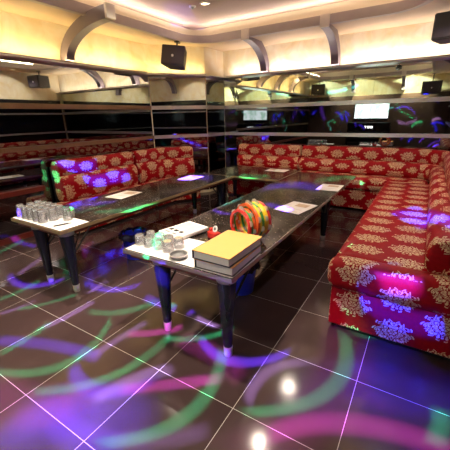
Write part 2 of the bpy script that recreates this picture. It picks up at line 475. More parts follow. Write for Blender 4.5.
for i, (a, b, cs) in enumerate((((XL, YF), CH0, 0), (CH0, CH1, 0), (CH1, CR, 0), (CR, (XR, YB), 0))):
    struct(obj('trim_%d' % (3+i), along(a, b, 0.0, 0.034, 1.378, 1.432), BRONZE if i == 0 else RAIL))
    struct(obj('trim_%d' % (7+i), along(a, b, 0.0, 0.040, 0.945, 0.992), BRONZE if i == 0 else RAIL))
    struct(obj('trim_%d' % (11+i), along(a, b, 0.0, 0.13, 1.856, 1.868), RAIL))
struct(obj('trim_15', box(BM(), XL, XL+.08, YF+.1, 1.00, .50, .55), APRON))
struct(obj('baseboard_left', box(BM(), XL, XL+.03, YF+.1, 1.00, 0.0, .06), APRON))
struct(obj('baseboard_back', box(BM(), XL, XR, YB-.012, YB, 0.0, .05), DARKW))
# right wall and front wall: dark panelling below the plaster (seen in the mirrors)
struct(obj('trim_16', box(BM(), XR-.02, XR, YF, YB-.05, 0.05, 1.70), BLACKG))
struct(obj('trim_17', box(BM(), XL+.01, XR-.02, YF, YF+.03, 0.0, 1.80), DARKW))
for i, z in enumerate((.97, 1.40)):
    struct(obj('trim_%d' % (18+i), box(BM(), XR-.055, XR-.02, YF+.03, YB-.05, z-.018, z+.018), RAIL))

# ------------------------------------------------------------------ lights
def spot(name, loc, aim, power, color, size, blend=0.6, radius=0.05, parent=None):
    l = bpy.data.lights.new(name, 'SPOT'); l.energy = power; l.color = color; l.spot_size = math.radians(size); l.spot_blend = blend
    l.shadow_soft_size = radius
    o = bpy.data.objects.new(name, l); COL.objects.link(o); o.location = loc
    o.rotation_euler = (Vector(aim)-Vector(loc)).to_track_quat('-Z', 'Y').to_euler()
    return o
LENS = emit_mat('warm_downlight_lens', (1.0, 0.74, 0.40), 6.0)
def downlight(x, y, z, label, power, color, size, aim=None, r=0.045):
    t = thing('ceiling_downlight', label, 'ceiling light', (x, y, z))
    bm = BM(); lathe(bm, [(r, 0), (r+.018, 0), (r+.018, -.006), (r, -.012)], n=24, cap=False); obj('trim_ring', bm, CHROME, t, True, 40)
    bm = BM(); lathe(bm, [(.002, -.003), (r, -.003), (r, -.001), (.002, -.001)], n=24); obj('lens', bm, LENS, t)
    spot('downlight_beam', (x, y, z-.03), aim or (x, y, 0), power, color, size, .7, .025)
    return t
for x, y, lab in ((-.07, .55, 'round ceiling downlight over the near end of the left table'), (-.07, 2.60, 'round ceiling downlight by the corner, glowing at the top edge of the photo'),
                  (1.20, .45, 'round ceiling downlight above the stack of song books'), (1.20, 1.58, 'round ceiling downlight above the middle of the right table'),
                  (1.20, 2.55, 'round ceiling downlight above the far end of the right table'), (1.20, -.9, 'round ceiling downlight behind the photographer nearest the screen wall'),
                  (-.07, -.9, 'round ceiling downlight behind the photographer on the left side'), (-.07, 1.58, 'round ceiling downlight over the middle of the left table')):
    near = y == .55 or y == .45
    downlight(x, y, ZC, lab, P_TABLE if near else P_DOWN, C_WARM, 58 if near else 130, (x-.02, y-.2, 0) if near else None)
WASH = [(XL+.28, -.5, C_LEFT, (XL, -.5, 1.6)), (XR-.30, 2.9, C_BACK, (XR-.2, 2.6, 0)), (XR-.30, 1.7, C_BACK, (XR-.2, 1.6, 0)),
        (.3, YF+.25, (0.88, 1.0, 0.66), (.3, YF, 1.7)), (1.7, YF+.25, (0.88, 1.0, 0.66), (1.7, YF, 1.7)), (-.8, YF+.25, (0.8, 1.0, 0.75), (-.8, YF, 1.7))]
WL = ['on the left behind the photographer', 'over the curved corner of the right sofa', 'over the middle of the right sofa', 'above the wall screen',
      'right of the wall screen facing it', 'left end of the screen wall']
for (x, y, c, aim), lab in zip(WASH, WL):
    downlight(x, y, ZS, 'small soffit downlight ' + lab, P_SCREEN if y < -2 else P_WASH, c, 150, aim, r=.03)
# unseen light strips, added to brighten the surfaces: on the mirror top rail (uplighting the plaster) and on the ceiling band (lighting fascia and ceiling)
LEDM = emit_mat('added_strip_face', (1.0, .85, .6), 3.0)
def strip(a, b, z, toward, power, color, label, d=.05):
    a, b = Vector(a), Vector(b); t = (b-a).normalized(); n = Vector((t.y, -t.x))*toward; L = (b-a).length
    o = obj('added_light_strip', along(tuple(a), tuple(b), (d-.015)*toward, (d+.015)*toward, z-.012, z, None, .01, .99), BAND)
    tag(o, label, 'light strip')
    l = bpy.data.lights.new('added_strip_light', 'AREA'); l.shape = 'RECTANGLE'; l.size = L*.96; l.size_y = .02; l.energy = power*L; l.color = color
    lo = bpy.data.objects.new('added_strip_light', l); COL.objects.link(lo); m = (a+b)/2+n*d; lo.location = (m.x, m.y, z+.006)
    zx = Vector((t.x, t.y, 0)); zz = -(Vector((0, 0, 1))+Vector((n.x, n.y, 0))*K_TILT).normalized(); yy = zz.cross(zx)
    lo.rotation_euler = Matrix((zx, yy, zz)).transposed().to_euler()
K_TILT = -0.2
strip((XL, -1.6), (XL, 2.80), 1.882, 1, P_UP, C_LEFT, 'thin unseen light strip added on the mirror top rail of the left wall', .11)
strip(CH0, CH1, 1.882, 1, P_UP*.8, C_LEFT, 'thin unseen light strip added on the mirror top rail of the cut corner', .10)
strip((CR[0]+.1, YB), (XR-.1, YB), 1.882, 1, P_UP, C_BACK, 'thin unseen light strip added on the mirror top rail of the back wall', .11)
K_TILT = 0.7  # band strips added to lift fascia and ceiling
strip((IX0-.022, IY0+.1), (IX0-.022, IY1-.06), ZS+.097, 1, P_COVE, C_WARM, 'unseen cove light strip added on the ceiling band of the left side', 0.0)
strip((IX0+.06, IY1+.022), (IX1-.06, IY1+.022), ZS+.097, 1, P_COVE, C_WARM, 'unseen cove light strip added on the ceiling band of the back side', 0.0)
strip((IX1+.022, IY1-.06), (IX1+.022, IY0+.1), ZS+.097, 1, P_COVE, C_WARM, 'unseen cove light strip added on the ceiling band of the right side', 0.0)

# ------------------------------------------------------------------ disco projector (one lamp, many shaped beams)
DL = Vector((1.45, -0.85, 2.34))
t = thing('disco_light', 'black ceiling disco projector throwing coloured arcs', 'stage light', (DL.x, DL.y, ZC))
obj('base_plate', lathe(BM(), [(.05, -.02), (.05, 0)], n=20), BLACK, t, True, 40)
obj('arm', box(BM(), -.012, .012, -.012, .012, -.12, -.02), BLACK, t)
bm = BM(); lathe(bm, [(.02, -.22), (.07, -.20), (.075, -.15), (.05, -.115), (.02, -.11)], n=24); obj('housing', bm, BLACK, t, True, 50)
GRN, VIO, MAG, LIL, BLU, TEA = (0.02, .70, .27), (.14, .05, 1.4), (.80, .07, .80), (.50, .40, 1.1), (.015, .02, 2.0), (.08, .75, .70)
def beam(pts, width, color, power):
    """a bent streak: quadratic gobo through the world points, soft across and at its ends"""
    P = [Vector(p) for p in pts]; src = DL + Vector((0, 0, -.16))
    c = sum(((p-src).normalized() for p in P), Vector())/len(P)
    Z = c.normalized(); Xa = (P[-1]-P[0]); Xa = (Xa-Z*Xa.dot(Z)).normalized(); Ya = Z.cross(Xa)
    q = []
    for p in P:
        d = p-src; q.append((d.dot(Xa)/d.dot(Z), d.dot(Ya)/d.dot(Z)))
    # least squares v = a u^2 + b u + c
    n = len(q)
    if n >= 3:
        A = [[sum(u**(i+j) for u, v in q) for j in range(3)] for i in range(3)]
        B = [sum(v*u**i for u, v in q) for i in range(3)]
        sol = Matrix(A).inverted_safe() @ Vector(B); c0, b0, a0 = sol
    else:
        a0 = 0; b0 = (q[1][1]-q[0][1])/(q[1][0]-q[0][0]); c0 = q[0][1]-b0*q[0][0]
    dist = sum((p-src).length for p in P)/n
    w = width/dist; u0, u1 = min(u for u, v in q), max(u for u, v in q); uc, uh = (u0+u1)/2, (u1-u0)/2
    l = bpy.data.lights.new('disco_beam', 'SPOT'); l.energy = power*K_DISCO*dist*dist; l.color = color; l.shadow_soft_size = 0.006; l.spot_blend = 0.0
    half = max(math.hypot(u, v) for u, v in q)+w*1.5
    l.spot_size = min(2.6, 2*math.atan(half)+.02)
    l.use_nodes = True; nt = l.node_tree; em = nt.nodes['Emission']
    ge = nt.nodes.new('ShaderNodeNewGeometry')
    def dot(v):
        k = nt.nodes.new('ShaderNodeVectorMath'); k.operation = 'DOT_PRODUCT'; k.inputs[1].default_value = v
        nt.links.new(ge.outputs['Incoming'], k.inputs[0]); return X(nt, k.outputs['Value'])
    zz = dot(Z); u = dot(Xa)/zz; v = dot(Ya)/zz
    off = ((v-(u*u*a0+u*b0+c0)).abs())/w
    ends = (((u-uc).abs())-uh)/w
    f = (1.0-off*off).max(0.0) * (1.0-ends.max(0.0)).clamp()
    nt.links.new((f*1.0).s, em.inputs['Strength'])
    o = bpy.data.objects.new('disco_beam', l); COL.objects.link(o); o.location = src
    o.rotation_euler = Matrix((Xa, -Ya, -Z)).transposed().to_euler() if Xa.cross(-Ya).dot(-Z) > 0 else Matrix((Xa, Ya, -Z)).transposed().to_euler()
    return o
KB = 200.0
#BEAMS-BEGIN
beam([(0.943, -0.405, 0.0), (1.059, -0.294, 0.0), (1.15, -0.173, 0.0), (1.231, 0.015, 0.0), (1.206, 0.222, 0.0)], 0.038, GRN, 1.00*KB)
beam([(1.436, -0.402, -0.0), (1.594, -0.257, 0.0), (1.651, -0.049, 0.0), (1.619, 0.144, 0.0), (1.584, 0.249, 0.0)], 0.047, GRN, 1.10*KB)
beam([(0.58, 0.158, 0.0), (0.749, 0.256, 0.0), (0.862, 0.449, 0.0)], 0.038, GRN, 0.90*KB)
beam([(0.637, -0.437, 0.0), (0.846, -0.297, 0.0), (0.876, -0.074, 0.0), (0.793, 0.128, 0.0)], 0.043, GRN, 1.00*KB)
beam([(0.48, -0.355, 0.0), (0.477, -0.237, 0.0), (0.439, -0.078, 0.0)], 0.030, GRN, 1.10*KB)
beam([(0.101, -0.078, 0.0), (0.201, 0.067, 0.0), (0.267, 0.231, 0.0)], 0.025, GRN, 0.80*KB)
beam([(-0.17, -0.085, 0.0), (-0.16, 0.053, 0.0), (-0.188, 0.2, 0.0)], 0.030, GRN, 1.00*KB)
beam([(1.012, 0.493, 0.0), (0.967, 0.683, 0.0), (0.885, 0.89, 0.0)], 0.034, GRN, 1.30*KB)
beam([(1.218, 0.218, 0.0), (1.385, 0.316, 0.0), (1.502, 0.472, 0.0)], 0.030, GRN, 1.10*KB)
beam([(1.895, 0.035, 0.0), (2.056, 0.173, 0.0), (2.163, 0.376, 0.0), (2.173, 0.571, 0.0), (2.129, 0.752, 0.0)], 0.051, GRN, 1.00*KB)
beam([(2.582, 0.295, 0.0), (2.597, 0.381, 0.0), (2.601, 0.445, 0.0)], 0.043, GRN, 1.00*KB)
beam([(-0.481, 0.132, 0.0), (-0.171, 0.135, 0.0), (-0.05, 0.298, 0.0)], 0.043, VIO, 1.60*KB)
beam([(0.227, 0.4, 0.0), (0.446, 0.418, 0.0), (0.57, 0.56, 0.0)], 0.043, VIO, 1.30*KB)
beam([(0.788, 0.483, 0.0), (0.975, 0.471, 0.0), (1.167, 0.499, 0.0)], 0.043, VIO, 1.20*KB)
beam([(1.426, 0.289, 0.0), (1.584, 0.249, 0.0), (1.738, 0.288, 0.0), (1.862, 0.431, 0.0)], 0.043, VIO, 1.70*KB)
beam([(0.97, -0.24, 0.0), (1.126, -0.268, 0.0), (1.254, -0.227, 0.0), (1.357, -0.102, 0.0)], 0.055, VIO, 1.20*KB)
beam([(0.354, -0.32, 0.0), (0.575, -0.2, 0.0), (0.837, -0.145, 0.0), (0.958, -0.101, 0.0)], 0.051, VIO, 0.90*KB)
beam([(1.195, -0.458, 0.0), (1.35, -0.444, 0.0), (1.46, -0.407, 0.0)], 0.076, VIO, 1.00*KB)
beam([(0.811, -0.524, 0.0), (0.977, -0.471, 0.0), (1.124, -0.364, 0.0)], 0.140, MAG, 0.40*KB)
beam([(1.079, -0.606, 0.0), (1.157, -0.48, 0.0), (1.329, -0.405, 0.0)], 0.160, VIO, 0.90*KB)
beam([(1.044, -0.461, 0.0), (1.22, -0.325, 0.0), (1.422, -0.266, 0.0)], 0.160, VIO, 0.80*KB)
beam([(1.0, 0.134, 0.0), (1.1, 0.204, 0.0), (1.208, 0.323, 0.0)], 0.038, MAG, 1.00*KB)
beam([(1.302, -0.17, 0.0), (1.443, -0.058, 0.0), (1.636, 0.1, 0.0)], 0.043, MAG, 1.00*KB)
beam([(2.013, -0.005, 0.0), (2.176, 0.146, 0.0), (2.401, 0.237, 0.0), (2.618, 0.274, 0.0)], 0.064, MAG, 0.75*KB)
beam([(1.323, 0.259, 0.0), (1.504, 0.248, 0.0), (1.7, 0.192, 0.0)], 0.076, MAG, 0.35*KB)
beam([(1.835, 0.092, 0.0), (1.832, 0.239, 0.0), (1.966, 0.431, 0.0)], 0.043, LIL, 0.80*KB)
beam([(0.042, -0.168, 0.0), (0.075, -0.079, 0.0), (0.083, 0.03, 0.0)], 0.025, LIL, 0.70*KB)
beam([(0.46, -0.09, 0.0), (0.478, 0.045, 0.0), (0.476, 0.226, 0.0)], 0.030, LIL, 1.00*KB)
beam([(0.952, -0.077, 0.0), (0.965, 0.07, 0.0), (0.985, 0.24, 0.0)], 0.034, LIL, 0.70*KB)
beam([(1.223, -0.272, 0.0), (1.26, -0.152, 0.0), (1.376, 0.016, 0.0)], 0.051, LIL, 1.00*KB)
beam([(1.255, 0.472, 0.0), (1.326, 0.463, 0.0), (1.405, 0.461, 0.0)], 0.025, LIL, 1.20*KB)
beam([(0.335, 0.32, 0.0), (0.325, 0.401, 0.0), (0.306, 0.483, 0.0)], 0.025, LIL, 1.00*KB)
beam([(1.475, -0.369, 0.0), (1.618, -0.283, 0.0), (1.739, -0.17, 0.0)], 0.051, LIL, 0.40*KB)
beam([(-1.937, 0.762, 0.0), (-1.265, 0.604, 0.0), (-0.941, 0.624, 0.0)], 0.043, VIO, 1.00*KB)
beam([(-1.156, 0.356, 0.0), (-1.208, 0.475, 0.0), (-1.277, 0.631, 0.0)], 0.034, GRN, 1.00*KB)
beam([(-0.495, 0.903, 0.0), (-0.48, 1.105, 0.0), (-0.49, 1.351, 0.0)], 0.025, GRN, 1.20*KB)
beam([(-0.483, 0.214, 0.0), (-0.548, 0.334, 0.0), (-0.626, 0.488, 0.0)], 0.034, LIL, 0.70*KB)
beam([(2.003, -0.062, 0.0), (2.159, 0.298, 0.0), (2.113, 0.829, 0.0)], 0.160, MAG, 0.15*KB)
beam([(2.319, 0.746, 0.0), (2.437, 0.497, 0.0), (2.599, 0.528, 0.0)], 0.250, BLU, 0.25*KB)
beam([(2.151, 0.327, 0.0), (2.324, 0.364, 0.0), (2.524, 0.364, 0.0)], 0.250, VIO, 0.22*KB)
beam([(0.111, 0.657, 0.522), (0.312, 0.937, 0.522), (0.376, 1.376, 0.522)], 0.050, GRN, 2.90*KB)
beam([(-0.437, 0.74, 0.522), (-0.181, 0.793, 0.522), (-0.056, 0.938, 0.522)], 0.050, VIO, 2.90*KB)
beam([(-0.203, 2.209, 0.522), (-0.129, 2.322, 0.522), (0.054, 2.332, 0.522)], 0.090, VIO, 3.50*KB)
beam([(0.864, 1.263, 0.522), (0.912, 1.401, 0.522), (0.917, 1.61, 0.522)], 0.060, TEA, 3.50*KB)
beam([(1.004, 2.203, 0.522), (1.139, 2.387, 0.522), (1.385, 2.392, 0.522)], 0.100, VIO, 4.00*KB)
beam([(1.371, 2.822, 0.522), (1.507, 3.028, 0.522), (1.62, 3.156, 0.522)], 0.090, GRN, 4.00*KB)
beam([(1.258, 1.543, 0.522), (1.345, 1.515, 0.522), (1.48, 1.448, 0.522)], 0.040, VIO, 4.00*KB)
beam([(1.117, 1.128, 0.522), (1.046, 1.121, 0.522), (0.924, 1.188, 0.522)], 0.025, VIO, 3.50*KB)
beam([(0.363, 2.717, 0.522), (0.504, 2.703, 0.522), (0.666, 2.779, 0.522)], 0.060, GRN, 4.00*KB)
beam([(2.243, 2.034, 0.457), (2.356, 1.845, 0.457), (2.439, 1.727, 0.457)], 0.050, BLU, 2.60*KB)
beam([(2.006, 0.975, 0.457), (2.026, 1.078, 0.457), (2.051, 1.171, 0.457)], 0.030, GRN, 1.60*KB)
beam([(2.48, 2.627, 0.189), (2.48, 1.221, 0.705), (2.48, 0.72, 0.937)], 0.060, BLU, 2.60*KB)
beam([(2.303, 0.8, 0.382), (2.36, 0.8, 0.386), (2.422, 0.8, 0.404)], 0.055, VIO, 2.40*KB)
beam([(2.23, 0.81, 0.234), (2.326, 0.81, 0.201), (2.435, 0.81, 0.188), (2.534, 0.81, 0.2)], 0.055, BLU, 2.00*KB)
beam([(2.138, 0.81, 0.079), (2.185, 0.81, 0.055), (2.229, 0.81, 0.057)], 0.050, GRN, 0.60*KB)
beam([(2.48, 0.466, 0.7), (2.48, 0.264, 0.798), (2.48, 0.172, 0.856)], 0.050, GRN, 1.50*KB)
beam([(-1.2, 1.209, 0.773), (-1.2, 1.375, 0.704), (-1.2, 1.598, 0.697)], 0.070, BLU, 2.40*KB)
beam([(-1.15, 1.527, 0.51), (-1.15, 1.753, 0.496), (-1.15, 2.041, 0.502)], 0.080, BLU, 2.80*KB)
beam([(-1.2, 1.092, 0.789), (-1.2, 1.097, 0.698), (-1.2, 1.13, 0.506)], 0.050, GRN, 1.00*KB)
beam([(-0.749, 2.772, 2.5), (-0.569, 2.798, 2.5), (-0.497, 2.958, 2.5)], 0.050, VIO, 0.50*KB)
beam([(1.05, -2.46, 1.214), (1.167, -2.46, 1.361), (1.284, -2.46, 1.415)], 0.037, TEA, 3.60*KB)
beam([(0.429, -2.46, 1.524), (0.569, -2.46, 1.621), (0.71, -2.46, 1.629)], 0.018, VIO, 6.54*KB)
beam([(0.137, -2.46, 0.558), (0.247, -2.46, 0.523), (0.357, -2.46, 0.407)], 0.027, VIO, 6.71*KB)
beam([(1.654, -2.46, 0.509), (1.71, -2.46, 0.58), (1.766, -2.46, 0.606)], 0.034, VIO, 3.96*KB)
beam([(2.371, -2.46, 0.262), (2.495, -2.46, 0.404), (2.618, -2.46, 0.452)], 0.020, VIO, 4.51*KB)
beam([(2.38, -2.46, 1.018), (2.454, -2.46, 1.075), (2.527, -2.46, 1.084)], 0.043, LIL, 4.19*KB)
beam([(2.426, -2.46, 0.941), (2.467, -2.46, 0.879), (2.509, -2.46, 0.756)], 0.043, BLU, 3.73*KB)
beam([(-0.102, -2.46, 1.253), (-0.055, -2.46, 1.172), (-0.008, -2.46, 1.015)], 0.025, BLU, 4.74*KB)
beam([(-0.115, -2.46, 1.329), (-0.037, -2.46, 1.288), (0.041, -2.46, 1.182)], 0.020, BLU, 6.91*KB)
beam([(-1.155, -2.46, 1.279), (-1.113, -2.46, 1.343), (-1.071, -2.46, 1.37)], 0.039, BLU, 4.82*KB)
beam([(1.889, -2.46, 0.88), (1.997, -2.46, 0.975), (2.104, -2.46, 0.997)], 0.044, GRN, 6.15*KB)
beam([(2.244, -2.46, 1.609), (2.333, -2.46, 1.603), (2.422, -2.46, 1.54)], 0.031, BLU, 5.12*KB)
beam([(0.956, -2.46, 1.393), (1.041, -2.46, 1.392), (1.126, -2.46, 1.337)], 0.028, GRN, 4.23*KB)
beam([(0.691, -2.46, 0.887), (0.749, -2.46, 0.848), (0.807, -2.46, 0.756)], 0.036, GRN, 4.59*KB)
beam([(-0.036, -2.46, 0.644), (0.004, -2.46, 0.603), (0.044, -2.46, 0.517)], 0.036, VIO, 4.07*KB)
beam([(-1.116, -2.46, 1.625), (-1.016, -2.46, 1.663), (-0.915, -2.46, 1.641)], 0.022, TEA, 4.70*KB)
beam([(-0.353, -2.46, 1.315), (-0.249, -2.46, 1.244), (-0.145, -2.46, 1.078)], 0.034, BLU, 5.23*KB)
beam([(1.854, -2.46, 0.438), (1.986, -2.46, 0.566), (2.118, -2.46, 0.602)], 0.034, BLU, 4.95*KB)
beam([(-0.608, -2.46, 0.924), (-0.558, -2.46, 0.866), (-0.508, -2.46, 0.746)], 0.019, TEA, 6.48*KB)
beam([(2.376, -2.46, 0.943), (2.509, -2.46, 0.979), (2.642, -2.46, 0.936)], 0.029, BLU, 5.15*KB)
beam([(2.146, -2.46, 0.417), (2.227, -2.46, 0.53), (2.308, -2.46, 0.575)], 0.020, VIO, 6.54*KB)
beam([(-0.63, -2.46, 0.985), (-0.516, -2.46, 1.024), (-0.401, -2.46, 0.994)], 0.030, GRN, 6.25*KB)
beam([(-0.6, -2.46, 1.0), (-0.3, -2.46, 1.2), (-0.1, -2.46, 1.35)], 0.030, TEA, 2.00*KB)
beam([(1.35, -2.46, 1.6), (1.6, -2.46, 1.25), (1.9, -2.46, 1.1)], 0.040, GRN, 2.40*KB)
beam([(1.5, -2.46, 1.0), (1.7, -2.46, 0.95), (1.95, -2.46, 1.05)], 0.050, LIL, 2.40*KB)
beam([(-0.9, -2.46, 1.5), (-0.8, -2.46, 1.2), (-0.75, -2.46, 1.1)], 0.040, VIO, 2.40*KB)
beam([(1.4, -2.46, 1.38), (1.65, -2.46, 1.42), (1.9, -2.46, 1.25)], 0.040, VIO, 2.40*KB)
beam([(-0.2, -2.46, 0.7), (0, -2.46, 0.8), (0.1, -2.46, 0.95)], 0.050, GRN, 2.00*KB)
beam([(-0.6, -2.46, 1.95), (-0.2, -2.46, 2.0), (0.2, -2.46, 2.1)], 0.060, TEA, 1.00*KB)
#BEAMS-END

# ------------------------------------------------------------------ ceiling brackets
def bracket_mesh(depth, zb, w=.10, zt=None):
    """curved rib: local x = away from the wall, from the wall foot up to the fascia"""
    zt = zt or ZS+.085; N = 16; bm = BM(); rows = []
    D = depth+.02
    for k in range(N+1):
        a = (pi/2)*k/N
        # centre line: quarter ellipse from (0.05, zb) to (D, zt-.05)
        x = .07+(D-.07)*(1-math.cos(a)); z = zb+(zt-.065-zb)*math.sin(a)
        nx, nz = -math.cos(a)*1.0, math.sin(a)   # outward (to wall / up)
        tx, tz = (D-.06)*math.sin(a), (zt-zb)*math.cos(a); L = math.hypot(tx, tz); nx, nz = -tz/L, tx/L
        h = .06
        rows.append([(x+nx*h, z+nz*h), (x-nx*h, z-nz*h)])
    V = []
    for (o, i) in rows:
        V.append([bm.verts.new((o[0], -w/2, o[1])), bm.verts.new((o[0], w/2, o[1])), bm.verts.new((i[0], w/2, i[1])), bm.verts.new((i[0], -w/2, i[1]))])
    for A, B in zip(V, V[1:]):
        for k in range(4): bm.faces.new((A[k], A[(k+1) % 4], B[(k+1) % 4], B[k]))
    bm.faces.new(V[0][::-1]); bm.faces.new(V[-1])
    return bm, D, zt
def bracket(x, y, rz, depth, label, zt=None):
    t = thing('ceiling_bracket', label, 'bracket', (x, y, 0), rz)
    bm, D, zt = bracket_mesh(depth, 1.895, zt=zt); obj('curved_rib', bm, TAUPE, t, True, 40)
    obj('end_block', box(BM(), D, D+.03, -.055, .055, zt-.125, zt+.005, .004), TIP, t)
    return t
BL = [('curved taupe ceiling bracket on the left wall at top left', XL, 1.555, 0, .83, 2.315), ('curved ceiling bracket on the left wall beside the photographer', XL, .50, 0, .55),
      ('curved ceiling bracket on the left wall behind the photographer', XL, -.58, 0, .55),
      ('curved ceiling bracket on the back wall, nearer the corner column', .06, YB, -pi/2, .68), ('curved ceiling bracket on the back wall, nearer the black right speaker', 1.12, YB, -pi/2, .68),
      ('curved ceiling bracket on the right wall, farther one', XR, 2.30, pi, .56), ('curved ceiling bracket on the right wall, nearer one', XR, 1.0, pi, .56),
      ('curved ceiling bracket on the screen wall at its left', .10, YF, pi/2, .55), ('curved ceiling bracket on the screen wall at its right', 1.5, YF, pi/2, .55)]
for lab, x, y, rz, d, *zt in BL: bracket(x, y, rz, d, lab, *zt)

# ------------------------------------------------------------------ speakers
def speaker(loc, rz, tilt, dims, label, hang=True, arm=.10, roll=0.0):
    w, d, h = dims
    t = thing('wall_speaker', label, 'speaker', loc, rz)
    t.rotation_euler = (tilt, roll, rz)
    bm = BM()      # tapered cabinet, front towards -y
    fr = [(-w/2, -d/2), (w/2, -d/2), (w*.36, d/2), (-w*.36, d/2)]
    prism(bm, fr, -h/2, h/2); bmesh.ops.bevel(bm, geom=bm.edges[:], offset=.008, segments=2, affect='EDGES'); obj('cabinet', bm, SPK, t)
    obj('grille', box(BM(), -w/2+.015, w/2-.015, -d/2-.008, -d/2+.004, -h/2+.015, h/2-.015, .004), GRILL, t)
    bm = BM(); lathe(bm, [(.002, 0), (.017, 0), (.017, .004), (.002, .004)], n=16)
    bmesh.ops.rotate(bm, verts=bm.verts, cent=(0, 0, 0), matrix=Matrix.Rotation(pi/2, 3, 'X'))
    bmesh.ops.translate(bm, verts=bm.verts, vec=(.0, -d/2-.008, -.01)); obj('badge', bm, CHROME, t)
    if hang:
        bm = BM(); tube(bm, [(0, .02, h/2-.01), (0, .02, h/2+arm)], .012); lathe(bm, [(.045, h/2+arm), (.045, h/2+arm+.012)], 0, .02, 16); obj('hanging_arm', bm, BLACK, t)
    return t
speaker((-.83, 2.93, 2.05), math.radians(22), math.radians(-8), (.33, .26, .25), 'black loudspeaker hung from the soffit at the cut corner', arm=.075, roll=math.radians(7))
speaker((2.425, 3.40, 2.06), math.radians(-6), 0, (.36, .30, .24), 'black loudspeaker hung at the far right under the soffit', arm=.075)
speaker((-.95, YF+.26, 2.02), pi, 0, (.45, .26, .32), 'black loudspeaker on the screen wall at its left end', arm=.08)
speaker((2.22, YF+.26, 1.90), pi, 0, (.48, .26, .34), 'black loudspeaker on the screen wall right of the screen', arm=.19)

# ------------------------------------------------------------------ screen wall (seen in the mirrors)
t = thing('television', 'wall television with a bright picture, reflected in the back mirror', 'television', (.70, YF+.03, 1.33))
obj('frame', box(BM(), -.52, .52, 0, .05, -.25, .25, .006), BLACK, t)
obj('screen', box(BM(), -.495, .495, .05, .053, -.225, .225), screen_mat(), t)
t = thing('karaoke_rack', 'black equipment rack below the wall television', 'cabinet', (.70, YF+.03, 0))
obj('body', box(BM(), -.62, .62, 0, .36, 0, .98, .01), BLACKG, t)
for z in (.30, .62): obj('shelf_front', box(BM(), -.58, .58, .36, .37, z-.13, z+.10, .004), BLACK, t)
bm = BM()
def cell(bm, x, segs, s=.05):
    for a, b, c, d in segs: box(bm, x+a*s, x+b*s, .372, .378, .815+c*s, .815+d*s)
Tg = [(0, 1, .75, 1), (.38, .62, 0, .75)]; Bg = [(0, .25, 0, 1), (.25, 1, .8, 1), (.25, 1, .4, .6), (.25, 1, 0, .2), (.8, 1, .2, .8)]
for k, g in enumerate((Bg, Bg, Tg)): cell(bm, .12-k*.085-.05, g, .062)
obj('lit_lettering', bm, emit_mat('lit_letter', (1, .97, .88), 5.0), t)

# ------------------------------------------------------------------ sofas
UP = superellipse(.095, .705, .075, .108, 2.7)
LO = superellipse(.125, .535, .105, .108, 2.8)
def sofa(label, path, loc, depth, seat_path=None, low=0.0):
    t = thing('banquette_sofa', label, 'sofa', (0, 0, 0))
    obj('upper_back_roll', sweep(BM(), UP, path), DAM, t, True, 60)
    obj('lower_back_roll', sweep(BM(), superellipse(.125, .535-low/2, .105, .108+low/2, 2.8), path, u0=.11), DAM, t, True, 60)
    sp = seat_path or path
    obj('back_board', sweep(BM(), [(.012, .05), (.06, .05), (.06, .74), (.012, .74)], path, .004), SOFABASE, t)
    sc = superellipse((.07+depth)/2, .365-low, (depth-.07)/2, .092, 4.5, 36)
    obj('seat_cushion', sweep(BM(), sc, sp, .06, u0=.05), DAM, t, True, 60)
    obj('seat_base', sweep(BM(), [(.07, .035), (depth-.025, .035), (depth-.025, .285-low), (.07, .285-low)], sp, .01), DAM, t)
    obj('plinth', sweep(BM(), [(.07, 0), (depth-.05, 0), (depth-.05, .036), (.07, .036)], sp, .004), SOFABASE, t)
    return t
# paths run so the room is on the left of travel
def rev(p): return p[::-1]
tt = .60
cend = (-1.35+.64*tt, 2.88+.77*tt)
sofa('red damask sofa section along the left wall, nearest the photographer', rev([(XL+.01, 1.12), (XL+.01, 2.285)]), None, .53, rev([(XL+.01, 1.02), (XL+.01, 2.285)]), .11)
sofa('red damask sofa section bending along the cut corner, left of the corner mirrors', rev([(XL+.01, 2.32), (XL+.01, 2.87), cend]), None, .53, None, .11)
sofa('red damask sofa section on the back wall beside the corner column', rev([(-.375, YB-.01), (.735, YB-.01)]), None, .54)
# the long corner sofa: back rolls round the corner and along the right side
t = thing('corner_sofa', 'long red damask corner sofa curving to the right with its end towards the photographer', 'sofa', (0, 0, 0))
arc = [(2.26+.47*math.cos(a), 3.57+.47*math.sin(a)) for a in [math.radians(90-90*k/8) for k in range(1, 9)]]
path = rev([(.75, YB-.01), (1.78, YB-.01)] + [(2.26, 4.04)] + arc + [(2.73, .90)])
obj('upper_back_roll', sweep(BM(), UP, path, .015), DAM, t, True, 60)
obj('lower_back_roll', sweep(BM(), superellipse(.15, .535, .13, .108, 2.8), path, .015, u0=.11), DAM, t, True, 60)
obj('back_board', sweep(BM(), [(.005, .05), (.06, .05), (.06, .74), (.005, .74)], path, .004), SOFABASE, t)
sc = superellipse(.305, .365, .235, .092, 4.5, 36)
obj('seat_cushion', sweep(BM(), sc, rev([(.75, YB-.01), (2.45, YB-.01)]), .06), DAM, t, True, 60)
obj('seat_base', sweep(BM(), [(.07, .035), (.515, .035), (.515, .285), (.07, .285)], rev([(.75, YB-.01), (2.45, YB-.01)]), .01), DAM, t)
def cushion(name, x0, x1, y0, y1, z0, z1, bev):
    bm = BM(); box(bm, x0, x1, y0, y1, z0, z1, bev, 5); bm.normal_update(); boxuv(bm); return obj(name, bm, DAM, t, True, 75)
cushion('seat_cushion', 1.985, 2.72, .90, 3.50, .275, .457, .055)
cushion('end_roll', 1.975, 2.735, .775, .93, .275, .470, .068)
cushion('seat_base', 2.01, 2.735, .805, 3.50, .035, .30, .012)
obj('plinth', box(BM(), 2.04, 2.73, .84, 3.50, 0, .036), SOFABASE, t)

